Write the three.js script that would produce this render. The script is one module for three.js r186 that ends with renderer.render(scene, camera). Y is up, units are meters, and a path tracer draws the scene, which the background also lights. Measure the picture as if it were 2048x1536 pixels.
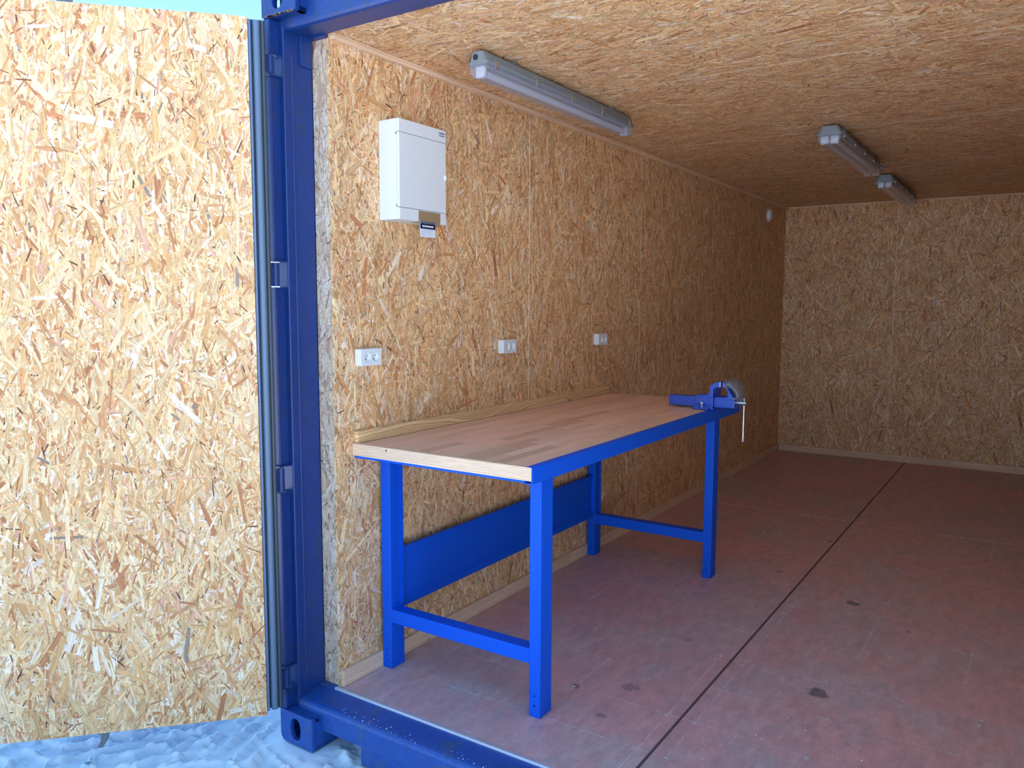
import * as THREE from 'three';
import { RoundedBoxGeometry } from 'three/addons/geometries/RoundedBoxGeometry.js';
import { mergeGeometries, toCreasedNormals } from 'three/addons/utils/BufferGeometryUtils.js';
import { Brush, Evaluator, SUBTRACTION } from 'three-bvh-csg';

// ---------------------------------------------------------------- camera, sky, sun, exposure
const scene = new THREE.Scene();
const camera = new THREE.PerspectiveCamera(51.523, 4 / 3, 0.05, 300);
camera.rotation.order = 'YXZ';
camera.position.set(2.057, 1.3943, 1.9785);
camera.rotation.set(-0.10067, 0.58564, 0.00321);
scene.add(camera);

const renderer = new THREE.WebGLRenderer({ antialias: true });
renderer.toneMapping = THREE.LinearToneMapping;
renderer.toneMappingExposure = 1.04;
renderer.shadowMap.enabled = true;

const SKY = 1.0;
{
  const W = 64, H = 128, data = new Float32Array(W * H * 4);
  const mix = (a, b, t) => a.map((v, i) => v + (b[i] - v) * t);
  for (let j = 0; j < H; j++) {
    const el = Math.max(0, ((j + 0.5) / H - 0.5) * 180) / 90;
    const c = el < 0.2 ? mix([1.95, 2.6, 3.4], [0.46, 0.93, 1.5], Math.pow(el / 0.2, 1.1)) : mix([0.46, 0.93, 1.5], [0.22, 0.55, 1.2], (el - 0.2) / 0.8);
    for (let i = 0; i < W; i++) data.set([c[0] * SKY, c[1] * SKY, c[2] * SKY, 1], (j * W + i) * 4);
  }
  const sky = new THREE.DataTexture(data, W, H, THREE.RGBAFormat, THREE.FloatType);
  sky.mapping = THREE.EquirectangularReflectionMapping;
  sky.magFilter = THREE.LinearFilter;
  sky.needsUpdate = true;
  scene.background = sky;
  scene.environment = sky;
}

// the sun stands behind the container, to its right: the open end and the snow before it lie in the container's shadow
const sun = new THREE.DirectionalLight(new THREE.Color().setRGB(1, 0.92, 0.84), 16);
{
  const el = THREE.MathUtils.degToRad(41), az = [0.43, -0.9];
  sun.position.set(1 + az[0] * Math.cos(el) * 25, Math.sin(el) * 25, -2 + az[1] * Math.cos(el) * 25);
  sun.target.position.set(1, 0, -2);
  sun.castShadow = true;
  sun.shadow.mapSize.set(2048, 2048);
  Object.assign(sun.shadow.camera, { left: -14, right: 14, top: 14, bottom: -14, near: 1, far: 60 });
  scene.add(sun, sun.target);
}

// ---------------------------------------------------------------- helpers
function rng(seed) {
  let a = seed >>> 0;
  return () => {
    a = (a + 0x6d2b79f5) >>> 0;
    let t = a;
    t = Math.imul(t ^ (t >>> 15), t | 1);
    t ^= t + Math.imul(t ^ (t >>> 7), t | 61);
    return ((t ^ (t >>> 14)) >>> 0) / 4294967296;
  };
}
function hash2(x, y, s) {
  let h = Math.imul(x | 0, 374761393) ^ Math.imul(y | 0, 668265263) ^ Math.imul(s | 0, 2246822519);
  h = Math.imul(h ^ (h >>> 13), 1274126177);
  return ((h ^ (h >>> 16)) >>> 0) / 4294967296;
}
function vnoise(x, y, s = 1) {
  const xi = Math.floor(x), yi = Math.floor(y), fx = x - xi, fy = y - yi;
  const u = fx * fx * (3 - 2 * fx), v = fy * fy * (3 - 2 * fy);
  const a = hash2(xi, yi, s), b = hash2(xi + 1, yi, s), c = hash2(xi, yi + 1, s), d = hash2(xi + 1, yi + 1, s);
  return a + (b - a) * u + (c - a + (a - b - c + d) * u) * v;
}
const fbm = (x, y, s, n = 4) => { let t = 0, a = 0.5, f = 1; for (let i = 0; i < n; i++) { t += a * vnoise(x * f, y * f, s + i); a *= 0.5; f *= 2.03; } return t / (1 - Math.pow(0.5, n)); };
const clamp = (v, a = 0, b = 1) => Math.min(b, Math.max(a, v));
const sstep = (a, b, x) => { const t = clamp((x - a) / (b - a)); return t * t * (3 - 2 * t); };

function tex(data, W, H, srgb) {
  const t = new THREE.DataTexture(data, W, H, THREE.RGBAFormat);
  t.wrapS = t.wrapT = THREE.RepeatWrapping;
  t.magFilter = THREE.LinearFilter;
  t.minFilter = THREE.LinearMipmapLinearFilter;
  t.generateMipmaps = true;
  if (srgb) t.colorSpace = THREE.SRGBColorSpace;
  t.needsUpdate = true;
  return t;
}

const used = new Map();
function numbered(name) { const n = used.get(name) ?? 0; used.set(name, n + 1); return n ? `${name}_${String(n).padStart(3, '0')}` : name; }
function tag(o, label, category, group, kind) {
  if (label) o.userData.label = label;
  if (category) o.userData.category = category;
  if (group) o.userData.group = group;
  if (kind) o.userData.kind = kind;
  return o;
}
function top(name, label, category, group, kind) { const g = new THREE.Group(); g.name = numbered(name); scene.add(g); return tag(g, label, category, group, kind); }
function part(name, geo, mat, parent, label) {
  const m = new THREE.Mesh(geo, mat);
  m.name = name;
  if (label) m.userData.label = label;
  parent.add(m);
  return m;
}
function single(name, geo, mat, label, category, group, kind) { const m = part(numbered(name), geo, mat, scene); return tag(m, label, category, group, kind); }

// uv in metres (divided by the texture's size), projected along the face's main axis of the object itself
function metreUV(geo, sx = 1, sy = 1, ox = 0, oy = 0, swap = false) {
  const g = geo.index ? geo.toNonIndexed() : geo;
  const p = g.attributes.position, n = g.attributes.normal, uv = new Float32Array(p.count * 2);
  for (let i = 0; i < p.count; i += 3) {
    let ax = 0, ay = 0, az = 0;
    for (let k = 0; k < 3; k++) { ax += Math.abs(n.getX(i + k)); ay += Math.abs(n.getY(i + k)); az += Math.abs(n.getZ(i + k)); }
    for (let k = 0; k < 3; k++) {
      const x = p.getX(i + k), y = p.getY(i + k), z = p.getZ(i + k);
      let u, v;
      if (ax >= ay && ax >= az) { u = -z; v = y; } else if (ay >= az) { u = x; v = -z; } else { u = x; v = y; }
      if (swap) [u, v] = [v, u];
      uv[(i + k) * 2] = u / sx + ox;
      uv[(i + k) * 2 + 1] = v / sy + oy;
    }
  }
  g.setAttribute('uv', new THREE.BufferAttribute(uv, 2));
  return g;
}
// box between two corners
function bx(x0, x1, y0, y1, z0, z1) {
  const g = new THREE.BoxGeometry(Math.abs(x1 - x0), Math.abs(y1 - y0), Math.abs(z1 - z0));
  g.translate((x0 + x1) / 2, (y0 + y1) / 2, (z0 + z1) / 2);
  return g;
}
function rbx(x0, x1, y0, y1, z0, z1, r = 0.003, s = 2) {
  const g = new RoundedBoxGeometry(Math.abs(x1 - x0), Math.abs(y1 - y0), Math.abs(z1 - z0), s, r);
  g.translate((x0 + x1) / 2, (y0 + y1) / 2, (z0 + z1) / 2);
  return g;
}
function cyl(r, h, seg = 20, r2 = r) { return new THREE.CylinderGeometry(r2, r, h, seg); }
function merged(list) { return mergeGeometries(list.map((g) => { const q = g.index ? g.toNonIndexed() : g; for (const k of Object.keys(q.attributes)) if (!['position', 'normal', 'uv'].includes(k)) q.deleteAttribute(k); return q; })); }
// a profile of [a, b] points extruded: axis 'x' (profile in z,y), 'y' (profile in x,z) or 'z' (profile in x,y), from t0 to t1
function extrude(points, axis, t0, t1, bevel = 0, holes = []) {
  const P = (q) => (axis === 'x' ? [-q[0], q[1]] : axis === 'y' ? [q[0], -q[1]] : q);
  const s = new THREE.Shape(points.map((q) => new THREE.Vector2(...P(q))));
  for (const h of holes) s.holes.push(new THREE.Path(h.map((q) => new THREE.Vector2(...P(q)))));
  const d = Math.abs(t1 - t0), lo = Math.min(t0, t1);
  const g = new THREE.ExtrudeGeometry(s, { depth: d - 2 * bevel, bevelEnabled: bevel > 0, bevelThickness: bevel, bevelSize: bevel, bevelOffset: -bevel, bevelSegments: 2, curveSegments: 16 });
  g.translate(0, 0, lo + bevel);
  if (axis === 'x') g.rotateY(Math.PI / 2);
  if (axis === 'y') { g.rotateX(-Math.PI / 2); }
  return g;
}
const ring = (cx, cy, rx, ry, n = 24, k = 2) => Array.from({ length: n }, (_, i) => { const a = (i / n) * Math.PI * 2, c = Math.cos(a), s = Math.sin(a); return [cx + Math.sign(c) * Math.pow(Math.abs(c), 2 / k) * rx, cy + Math.sign(s) * Math.pow(Math.abs(s), 2 / k) * ry]; });
const csg = new Evaluator();
csg.useGroups = false;
function cut(geo, cutters) {
  let b = new Brush(geo);
  b.updateMatrixWorld();
  for (const c of cutters) { const q = new Brush(c); q.updateMatrixWorld(); b = csg.evaluate(b, q, SUBTRACTION); }
  return b.geometry;
}

// ---------------------------------------------------------------- textures
// pressed wood strands: each strand has its own tone, fibres and ragged ends, laid over the ones below
function strandBoard(seed, W, H, mW, mH, count, alsoPale, coarse = 0) {
  const R = rng(seed), px = W / mW;
  const col = new Uint8Array(W * H * 4), hgt = new Uint8Array(W * H * 4);
  for (let i = 0; i < W * H; i++) { col.set([214, 178, 130, 255], i * 4); hgt.set([90, 90, 90, 255], i * 4); }
  const tones = [[244, 224, 184, 28], [234, 204, 156, 28], [222, 182, 128, 18], [212, 164, 116, 10], [194, 138, 96, 6], [158, 102, 64, 3.6], [250, 242, 226, 8], [226, 182, 156, 5], [150, 142, 132, 1.2], [92, 60, 42, 1.8]];
  const total = tones.reduce((s, t) => s + t[3], 0);
  const dark = Math.round(mW * mH * 170);
  for (let n = 0; n < count + dark; n++) {
    const late = n / count, sliver = n >= count;
    let pick = R() * total, k = 0;
    while (pick > tones[k][3]) { pick -= tones[k][3]; k++; }
    if (sliver) k = R() < 0.6 ? 9 : R() < 0.8 ? 5 : 8;
    const big = !sliver && R() < (late > 0.85 ? 0.035 + 0.03 * coarse : 0.14 + 0.08 * coarse);
    let L = (big ? 0.07 + 0.09 * R() : 0.018 + 0.006 * coarse + 0.075 * R() * R()) * px;
    let w = (big ? 0.008 + 0.02 * R() * R() : 0.0016 + 0.0016 * coarse + (0.008 + 0.003 * coarse) * R() * R()) * px;
    if (k === 9 || k === 5) { w = Math.min(w, (0.0014 + 0.0035 * R()) * px); L = Math.min(L, (0.02 + 0.05 * R()) * px); }
    if (k === 8 && !sliver && late > 0.5 && R() < 0.7) continue;
    if (sliver) { L = (0.008 + 0.045 * R() * R()) * px; w = (0.0016 + 0.0035 * R() * R() + (k === 8 ? 0.004 * R() : 0)) * px; }
    const ang = R() < 0.62 ? Math.PI / 2 + (R() + R() + R() - 1.5) * 0.75 : R() * Math.PI;
    const cx = R() * W, cy = R() * H, c = Math.cos(ang), s = Math.sin(ang);
    const v = 0.86 + 0.05 * coarse + (0.24 - 0.1 * coarse) * R(), h0 = 60 + 150 * R(), tilt = (R() - 0.5) * 60, sd = (R() * 1e6) | 0, bend = (R() - 0.5) * 0.25 * (w / L);
    const hl = L / 2, hw = w / 2, ex = Math.abs(c) * hl + Math.abs(s) * hw + 2, ey = Math.abs(s) * hl + Math.abs(c) * hw + 2;
    const taper = R() * 0.6, base = tones[k];
    for (let y = Math.floor(cy - ey); y <= cy + ey; y++) for (let x = Math.floor(cx - ex); x <= cx + ex; x++) {
      const dx = x - cx, dy = y - cy, u = dx * c + dy * s;
      let q = -dx * s + dy * c;
      q += bend * u * u / hw * 0.2;
      const wl = hw * (1 - taper * Math.max(0, u / hl));
      if (Math.abs(q) > wl) continue;
      const row = Math.floor(q * 0.8), rag = hash2(row, 3, sd);
      if (Math.abs(u) > hl - rag * Math.min(hw * 1.6, 7)) continue;
      const f = (hash2(row, 7, sd) - 0.5) * 0.2 + (vnoise(u * 0.06, q * 0.9, sd) - 0.5) * 0.2;
      const edge = wl - Math.abs(q) < 0.9 && w > 3 ? 0.93 : 1;
      const m = (v + f) * edge;
      const o = ((((y % H) + H) % H) * W + (((x % W) + W) % W)) * 4;
      col[o] = clamp(base[0] * m, 0, 255); col[o + 1] = clamp(base[1] * m - f * 8, 0, 255); col[o + 2] = clamp(base[2] * m - f * 14, 0, 255);
      const h = clamp(h0 + tilt * (u / hl) + f * 120, 0, 255);
      hgt[o] = hgt[o + 1] = hgt[o + 2] = h;
    }
  }
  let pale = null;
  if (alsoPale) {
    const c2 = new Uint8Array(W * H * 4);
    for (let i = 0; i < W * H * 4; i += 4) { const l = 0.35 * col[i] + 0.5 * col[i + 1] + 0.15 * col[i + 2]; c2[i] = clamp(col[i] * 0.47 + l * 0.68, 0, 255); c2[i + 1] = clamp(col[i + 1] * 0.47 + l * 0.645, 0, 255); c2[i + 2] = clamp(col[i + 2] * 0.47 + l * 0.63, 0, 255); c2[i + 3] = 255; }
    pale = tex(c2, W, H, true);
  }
  return { map: tex(col, W, H, true), bump: tex(hgt, W, H), pale, mW, mH };
}
// softwood board, grain along u: flat-sawn ring pattern with a few small knots
function pineBoard(seed, W, H, mW, mH, wave, knots, pale, late, gap) {
  const col = new Uint8Array(W * H * 4);
  for (let j = 0; j < H; j++) for (let i = 0; i < W; i++) {
    const x = (i / W) * mW, y = (j / H) * mH;
    let yy = y + wave * (vnoise(x * 2.2, 0.3, seed) - 0.5) + 0.22 * wave * (vnoise(x * 5.5, y * 14, seed + 9) - 0.5);
    let k = 0;
    for (const [kx, ky, kr] of knots) { const d = Math.hypot((x - kx) * 0.55, y - ky); yy += kr * 1.6 * Math.exp(-d * d / (kr * kr * 5)) * Math.sign(y - ky || 1); k = Math.max(k, 1 - sstep(kr * 0.6, kr, Math.hypot((x - kx) * 0.8, y - ky))); }
    const c = (yy - mH * 0.45) / gap, w = Math.abs(c) * (1 + 0.25 * Math.sin(c * 0.7 + seed));
    const fr = w - Math.floor(w);
    const ringv = Math.pow(fr, 2.6) * (1 - sstep(0.93, 1, fr));
    const g = (vnoise(x * 35, y * 1500, seed + 4) - 0.5) * 0.1 + (fbm(x * 3, y * 20, seed + 5, 2) - 0.5) * 0.12;
    const o = (j * W + i) * 4;
    for (let q = 0; q < 3; q++) { let v = pale[q] + (late[q] - pale[q]) * clamp(ringv * 0.95); v *= 1 + g; v += ([70, 40, 28][q] - v) * k; col[o + q] = clamp(v, 0, 255); }
    col[o + 3] = 255;
  }
  return { map: tex(col, W, H, true), mW, mH };
}
const OSB_DOOR = strandBoard(11, 1100, 2048, 1.24, 2.31, 40000, false, 1);
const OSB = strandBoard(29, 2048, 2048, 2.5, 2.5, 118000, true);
const PINE = pineBoard(5, 2048, 128, 2.1, 0.13, 0.13, [[1.72, 0.03, 0.006], [0.12, 0.03, 0.003], [0.6, 0.1, 0.003]], [242, 210, 160], [182, 106, 50], 0.0095);
const PINE_PALE = pineBoard(17, 2048, 128, 2.1, 0.13, 0.03, [[0.9, 0.05, 0.004]], [240, 208, 178], [206, 158, 122], 0.0085);
// fine bumps used on painted and moulded surfaces
const GRAIN = (() => {
  const N = 512, d = new Uint8Array(N * N * 4);
  for (let j = 0; j < N; j++) for (let i = 0; i < N; i++) { const v = 255 * (0.6 * hash2(i >> 1, j >> 1, 3) + 0.4 * hash2(i, j, 4)); d.set([v, v, v, 255], (j * N + i) * 4); }
  return tex(d, N, N);
})();
// phenolic faced plywood: red-brown film with worn and dusty patches, scuff lines along the screw rows, oily stains
const ROWS = [-0.225, -0.477, -0.745, -1.31, -1.6, -2.01, -2.23, -2.535, -2.84, -3.14, -3.7, -4.0, -4.3, -4.62, -4.93, -5.25, -5.55];
const COLS = [0.345, 0.71, 1.07, 1.167, 1.53, 1.9];
const FLOOR = (() => {
  const W = 2048, H = 2048, mW = 2.2, mH = 5.8, col = new Uint8Array(W * H * 4), rgh = new Uint8Array(W * H * 4);
  const stains = [[1.462, 0.918, 0.04, 0.036], [1.395, 1.915, 0.034, 0.03], [0.711, 0.478, 0.019, 0.016], [0.882, 0.579, 0.035, 0.028], [0.885, 0.343, 0.022, 0.016], [0.986, 2.179, 0.022, 0.018], [1.087, 2.89, 0.017, 0.02], [1.658, 1.701, 0.012, 0.012], [0.906, 1.092, 0.02, 0.02], [1.62, 0.62, 0.012, 0.012]];
  const strength = [0.75, 0.75, 0.7, 0.42, 0.4, 0.5, 0.7, 0.6, 0.3, 0.25];
  const scuffs = [];
  const R = rng(77);
  for (let i = 0; i < 150; i++) { const along = R() < 0.6; scuffs.push([R() * mW, R() * mH, along ? Math.PI / 2 + (R() - 0.5) * 0.5 : (R() - 0.5) * 0.6, 0.04 + 0.25 * R() * R(), 0.0006 + 0.0012 * R(), 0.12 + 0.3 * R()]); }
  const line = new Float32Array(W * H);
  const put = (x, y, v, wide) => { const i = Math.round((x / mW) * W), j = Math.round((y / mH) * H); for (let k = 0; k <= (wide ? 1 : 0); k++) { const q = i + (wide === 1 ? k : 0), r = j + (wide === 2 ? k : 0); if (q >= 0 && q < W && r >= 0 && r < H) line[r * W + q] = Math.max(line[r * W + q], v); } };
  for (const [x, y, a, L, , s] of scuffs) for (let t = 0; t < L; t += 0.0008) put(x + Math.cos(a) * t, y + Math.sin(a) * t, s * (0.5 + 0.5 * vnoise(t * 60, x * 40, 8)));
  for (const z of ROWS) for (let x = 0; x < mW; x += 0.0008) { const g = vnoise(x * 5, z * 9, 21) * vnoise(x * 60, z * 3, 22); put(x, -z + 0.002 * (vnoise(x * 3, z, 5) - 0.5), sstep(0.1, 0.45, g)); }
  for (const z of [1.004, 1.017, 3.414, 3.428]) for (let x = 0; x < mW; x += 0.0008) put(x, z, 1.1 * sstep(0.05, 0.4, vnoise(x * 4, z * 9, 25) * vnoise(x * 50, z, 26)) + (z > 3 ? 0.3 : 0), z > 3 ? 2 : 0);
  for (const cx of COLS) for (let y = 0; y < mH; y += 0.0014) { const g = vnoise(cx * 9, y * 3.2, 31) * vnoise(cx * 3, y * 40, 32); put(cx + 0.002 * (vnoise(y * 3, cx, 6) - 0.5), y, sstep(0.1, 0.45, g), 1); }
  for (let j = 0; j < H; j++) for (let i = 0; i < W; i++) {
    const x = (i / W) * mW, y = (j / H) * mH;
    const a = fbm(x * 2.1, y * 2.1, 41, 4), b = fbm(x * 5.5 + 3, y * 5.5, 47, 4), c = fbm(x * 40, y * 18, 53, 2), f = vnoise(x * 420, y * 60, 57) - 0.5, f2 = vnoise(x * 60, y * 420, 58) - 0.5;
    const worn = sstep(0.38, 0.66, 0.42 * a + 0.36 * b + 0.22 * fbm(x * 26, y * 12, 49, 3));
    let r = 0.7, g = 0.39, bl = 0.375;
    const t = worn * 0.8;
    r += (0.6 - r) * t; g += (0.45 - g) * t; bl += (0.45 - bl) * t;
    const red = sstep(0.56, 0.75, fbm(x * 3 + 9, y * 2.4 + 4, 61, 3));
    r += 0.06 * red * (1 - t); 
    const m = 1 + (c - 0.5) * 0.3 + f * 0.16 + f2 * 0.14;
    r *= m; g *= m; bl *= m;
    let l = Math.min(1, line[j * W + i]) * 0.78;
    r += (0.9 - r) * l; g += (0.84 - g) * l; bl += (0.83 - bl) * l;
    let st = 0;
    stains.forEach(([sx, sy, rx, ry], q) => { const dx = (x - sx) / rx, dy = (y - sy) / ry, d = dx * dx + dy * dy; if (d < 6) { const dd = Math.sqrt(d) + (fbm(x * 90, y * 90, 71 + q, 3) - 0.5) * 0.9; st = Math.max(st, strength[q] * (1 - sstep(0.82, 1.02, dd))); } });
    r *= 1 - st * 0.8; g *= 1 - st * 0.72; bl *= 1 - st * 0.7;
    const o = (j * W + i) * 4;
    const S = (v) => 255 * (v <= 0.0031308 ? v * 12.92 : 1.055 * Math.pow(v, 1 / 2.4) - 0.055);
    col[o] = clamp(S(clamp(r)), 0, 255); col[o + 1] = clamp(S(clamp(g)), 0, 255); col[o + 2] = clamp(S(clamp(bl)), 0, 255); col[o + 3] = 255;
    const q = 255 * clamp(0.5 + 0.14 * worn + 0.1 * (c - 0.5) + l * 0.1 - st * 0.05);
    rgh[o] = rgh[o + 1] = rgh[o + 2] = q; rgh[o + 3] = 255;
  }
  return { map: tex(col, W, H, true), rough: tex(rgh, W, H), mW, mH };
})();
// container paint: navy coat with grime, dusty speckle and small scrapes; worn coat also has sky light painted in
const paintCoat = (worn) => {
  const N = 1024, col = new Uint8Array(N * N * 4);
  for (let j = 0; j < N; j++) for (let i = 0; i < N; i++) {
    const x = i / N, y = j / N;
    const grime = sstep(0.52, 0.74, fbm(x * 14, y * 14, 81, 5)), sp = hash2(i >> 1, j >> 1, 83) > 0.9975 ? 0.35 : 0, n = (fbm(x * 60, y * 60, 85, 2) - 0.5) * 0.16;
    const base = worn ? [26, 78, 160] : [11, 52, 120], dirt = worn ? [92, 98, 108] : [48, 62, 84];  // worn: more dirt, and a lighter base that paints in sky light on the sill
    const o = (j * N + i) * 4;
    for (let q = 0; q < 3; q++) { let v = base[q] * (1 + n); v += (dirt[q] - v) * grime * (worn ? 0.5 : 0.28); v += (200 - v) * sp; col[o + q] = clamp(v, 0, 255); }
    col[o + 3] = 255;
  }
  return tex(col, N, N, true);
};
const PAINT = paintCoat(false), PAINT_WORN_LIT = paintCoat(true);
const BEECH = (() => {
  const W = 1024, H = 256, col = new Uint8Array(W * H * 4);
  for (let j = 0; j < H; j++) for (let i = 0; i < W; i++) {
    const x = i / W, y = j / H, n = (fbm(x * 5, y * 26, 91, 4) - 0.5) * 0.12, fl = vnoise(x * 90, y * 120, 95) > 0.86 ? -0.07 : 0;
    const o = (j * W + i) * 4;
    [250, 206, 180].forEach((v, q) => { col[o + q] = clamp(v * (1 + n + fl), 0, 255); });
    col[o + 3] = 255;
  }
  return { map: tex(col, W, H, true), mW: 0.8, mH: 0.2 };
})();

// ---------------------------------------------------------------- materials
const M = (o) => new THREE.MeshStandardMaterial(o);
const P = (o) => new THREE.MeshPhysicalMaterial(o);
const rgb = (r, g, b) => new THREE.Color().setRGB(r, g, b);
const OSB_TONE = rgb(1, 0.835, 0.745);
const mat = {
  osbDoor: M({ map: OSB_DOOR.map, bumpMap: OSB_DOOR.bump, bumpScale: 0.0007, roughness: 0.75, color: OSB_TONE }),
  osb: M({ map: OSB.map, bumpMap: OSB.bump, bumpScale: 0.0007, roughness: 0.62, color: OSB_TONE }),
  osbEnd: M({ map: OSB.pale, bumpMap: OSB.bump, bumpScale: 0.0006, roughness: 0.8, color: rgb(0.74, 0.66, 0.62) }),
  batten: M({ color: rgb(0.62, 0.5, 0.36), roughness: 0.8 }),
  dark: M({ color: rgb(0.03, 0.022, 0.02), roughness: 0.8 }),
  pine: M({ map: PINE.map, roughness: 0.55 }),
  pinePale: M({ map: PINE_PALE.map, roughness: 0.6 }),
  floor: M({ map: FLOOR.map, roughnessMap: FLOOR.rough, roughness: 0.95, bumpMap: GRAIN, bumpScale: 0.00006 }),
  paint: P({ map: PAINT, roughness: 0.45, clearcoat: 0.2, clearcoatRoughness: 0.3 }),
  paintWornLit: P({ map: PAINT_WORN_LIT, roughness: 0.5, clearcoat: 0.15, clearcoatRoughness: 0.35 }),
  rust: M({ color: rgb(0.3, 0.17, 0.11), roughness: 0.9 }),
  bench: P({ color: rgb(0.0, 0.095, 0.68), roughness: 0.5, specularIntensity: 0.5 }),
  vise: P({ color: rgb(0.015, 0.08, 0.52), roughness: 0.42, clearcoat: 0.3, clearcoatRoughness: 0.3 }),
  white: M({ color: rgb(0.76, 0.78, 0.8), roughness: 0.42 }),
  whiteBox: M({ color: rgb(0.74, 0.77, 0.8), roughness: 0.4 }),
  grey: M({ color: rgb(0.2, 0.24, 0.275), roughness: 0.5 }),
  rubber: M({ color: rgb(0.045, 0.06, 0.075), roughness: 0.55 }),
  rubberLip: M({ color: rgb(0.13, 0.21, 0.38), roughness: 0.4 }),
  steel: M({ color: rgb(0.62, 0.63, 0.66), roughness: 0.28, metalness: 1 }),
  zinc: M({ color: rgb(0.7, 0.74, 0.8), roughness: 0.45, metalness: 0.4 }),
  galv: M({ color: rgb(0.2, 0.22, 0.24), roughness: 0.6, metalness: 0.5 }),
  hole: M({ color: rgb(0.015, 0.02, 0.035), roughness: 0.7 }),
  lens: P({ color: rgb(0.72, 0.74, 0.82), roughness: 0.2, transmission: 0.8, thickness: 0, ior: 1.45 }),
  tube: M({ color: rgb(0.85, 0.88, 0.92), roughness: 0.35 }),
  film: P({ color: rgb(0.6, 0.62, 0.68), roughness: 0.14, transmission: 0.85, thickness: 0, ior: 1.5 }),
  tape: M({ color: rgb(0.34, 0.23, 0.125), roughness: 0.4 }),
  snow: M({ color: rgb(0.8, 0.86, 0.92), roughness: 0.75, bumpMap: GRAIN, bumpScale: 0.0005 }),
  joint: M({ color: rgb(0.92, 0.8, 0.64), roughness: 0.8 }),
  reflector: M({ color: rgb(0.42, 0.44, 0.5), roughness: 0.4 }),
  crumb: M({ color: rgb(0.85, 0.85, 0.85), roughness: 0.7 }),
};

// ---------------------------------------------------------------- the ground: trodden snow
{
  const h = (x, z) => {
    let v = (fbm(x * 1.3 + 4, z * 1.3, 101, 3) - 0.5) * 0.018 + (fbm(x * 7, z * 7, 111, 3) - 0.5) * 0.012;
    // clods and broken crust
    v += 0.01 * sstep(0.58, 0.72, fbm(x * 24, z * 24, 131, 3)) + 0.006 * (vnoise(x * 45, z * 45, 135) - 0.5);
    // tyre tread, pressed in several passes
    for (const [ax, az, ang, wid] of [[-0.55, 0.9, 1.0, 0.3], [-0.2, 0.35, 0.25, 0.22], [-0.05, 0.75, 0.5, 0.2], [0.4, 1.4, 1.45, 0.3]]) {
      const dx = x - ax, dz = z - az, u = dx * Math.cos(ang) + dz * Math.sin(ang), q = -dx * Math.sin(ang) + dz * Math.cos(ang);
      const m = 1 - sstep(wid * 0.7, wid, Math.abs(q));
      if (m <= 0) continue;
      const rib = sstep(0.66, 0.9, Math.sin((u + Math.abs(q) * 0.55) * 2 * Math.PI / 0.085) * 0.5 + 0.5) * sstep(0.35, 0.6, vnoise(u * 9, q * 12, 7));
      v += m * (-0.006 + 0.022 * rib + 0.016 * sstep(0.86, 0.97, Math.cos(q * 2 * Math.PI / 0.13)) * sstep(0.3, 0.6, vnoise(u * 18, q * 5, 9)));
    }
    return v;
  };
  const g = new THREE.PlaneGeometry(5, 4.4, 520, 458);
  g.rotateX(-Math.PI / 2);
  g.translate(0.1, 0, 1.0);
  const p = g.attributes.position;
  for (let i = 0; i < p.count; i++) {
    const x = p.getX(i), z = p.getZ(i);
    const edge = Math.min(x + 2.4, 2.6 - x, z + 1.2, 3.2 - z);
    const flat = 1 - sstep(0.0, 0.1, Math.hypot(Math.max(0, Math.abs(x + 0.05) - 0.09), Math.max(0, Math.abs(z - 0.08) - 0.1)));
    p.setY(i, -0.176 + Math.min(h(x, z), 0.02) * (1 - flat) + 0.006 * flat - 0.05 * (1 - sstep(0, 0.4, edge)));
  }
  g.computeVertexNormals();
  const near = metreUV(g, 0.6, 0.6);
  const far = metreUV(bx(-90, 90, -0.4, -0.215, -90, 90), 0.6, 0.6);
  const gr = top('snow_ground', 'trodden snow with tyre tread marks lying around the container', 'snow', null, 'structure');
  part('trodden_snow', near, mat.snow, gr);
  part('snow_field', far, mat.snow, gr);
}

// ---------------------------------------------------------------- the container: steel shell and door frame
const XL = -0.132, XR = 2.306, H = 2.3, ZB = -5.768, WR = 2.18;
{
  const shell = top('container_shell', 'navy blue corrugated steel outer shell of the shipping container', null, null, 'structure');
  const corr = (x, dir) => {
    const pts = [], back = [], n = 42, pitch = 5.86 / n;
    for (let i = 0; i < n; i++) { const z = -i * pitch; for (const [f, d] of [[0, 0], [0.28, 0], [0.5, 1], [0.78, 1]]) pts.push([x + dir * d * 0.03, z - f * pitch]); }
    for (let i = pts.length - 1; i >= 0; i--) back.push([pts[i][0] + dir * 0.002, pts[i][1]]);
    return extrude([...pts, ...back], 'y', -0.02, 2.38);
  };
  part('side_sheet', metreUV(corr(XL + 0.004, 1)), mat.paint, shell);
  part('side_sheet', metreUV(corr(XR - 0.004, -1)), mat.paint, shell);
  for (const s of [0, 1]) {
    const a = s ? XR - 0.06 : XL, b = s ? XR : XL + 0.06;
    part('bottom_rail', metreUV(bx(a, b, -0.15, -0.02, -5.86, -0.006)), mat.paint, shell);
    part('top_rail', metreUV(bx(a, b, 2.36, 2.43, -5.86, -0.006)), mat.paint, shell);
  }
  part('roof_sheet', metreUV(bx(XL, XR, 2.43, 2.436, -5.88, 0.1)), mat.paint, shell);
  part('end_sheet', metreUV(bx(XL, XR, -0.15, 2.43, -5.89, -5.86)), mat.paint, shell);
  part('under_floor', metreUV(bx(XL + 0.06, XR - 0.06, -0.06, -0.045, -5.86, 0.0)), mat.paint, shell);
}
const frame = top('container_door_frame', 'navy blue steel end frame of the container with post, sill, header and corner castings', 'door frame');
const GAPS = [[0.029, 0.11], [0.738, 0.832], [1.444, 1.535], [2.14, 2.208]];
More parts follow.
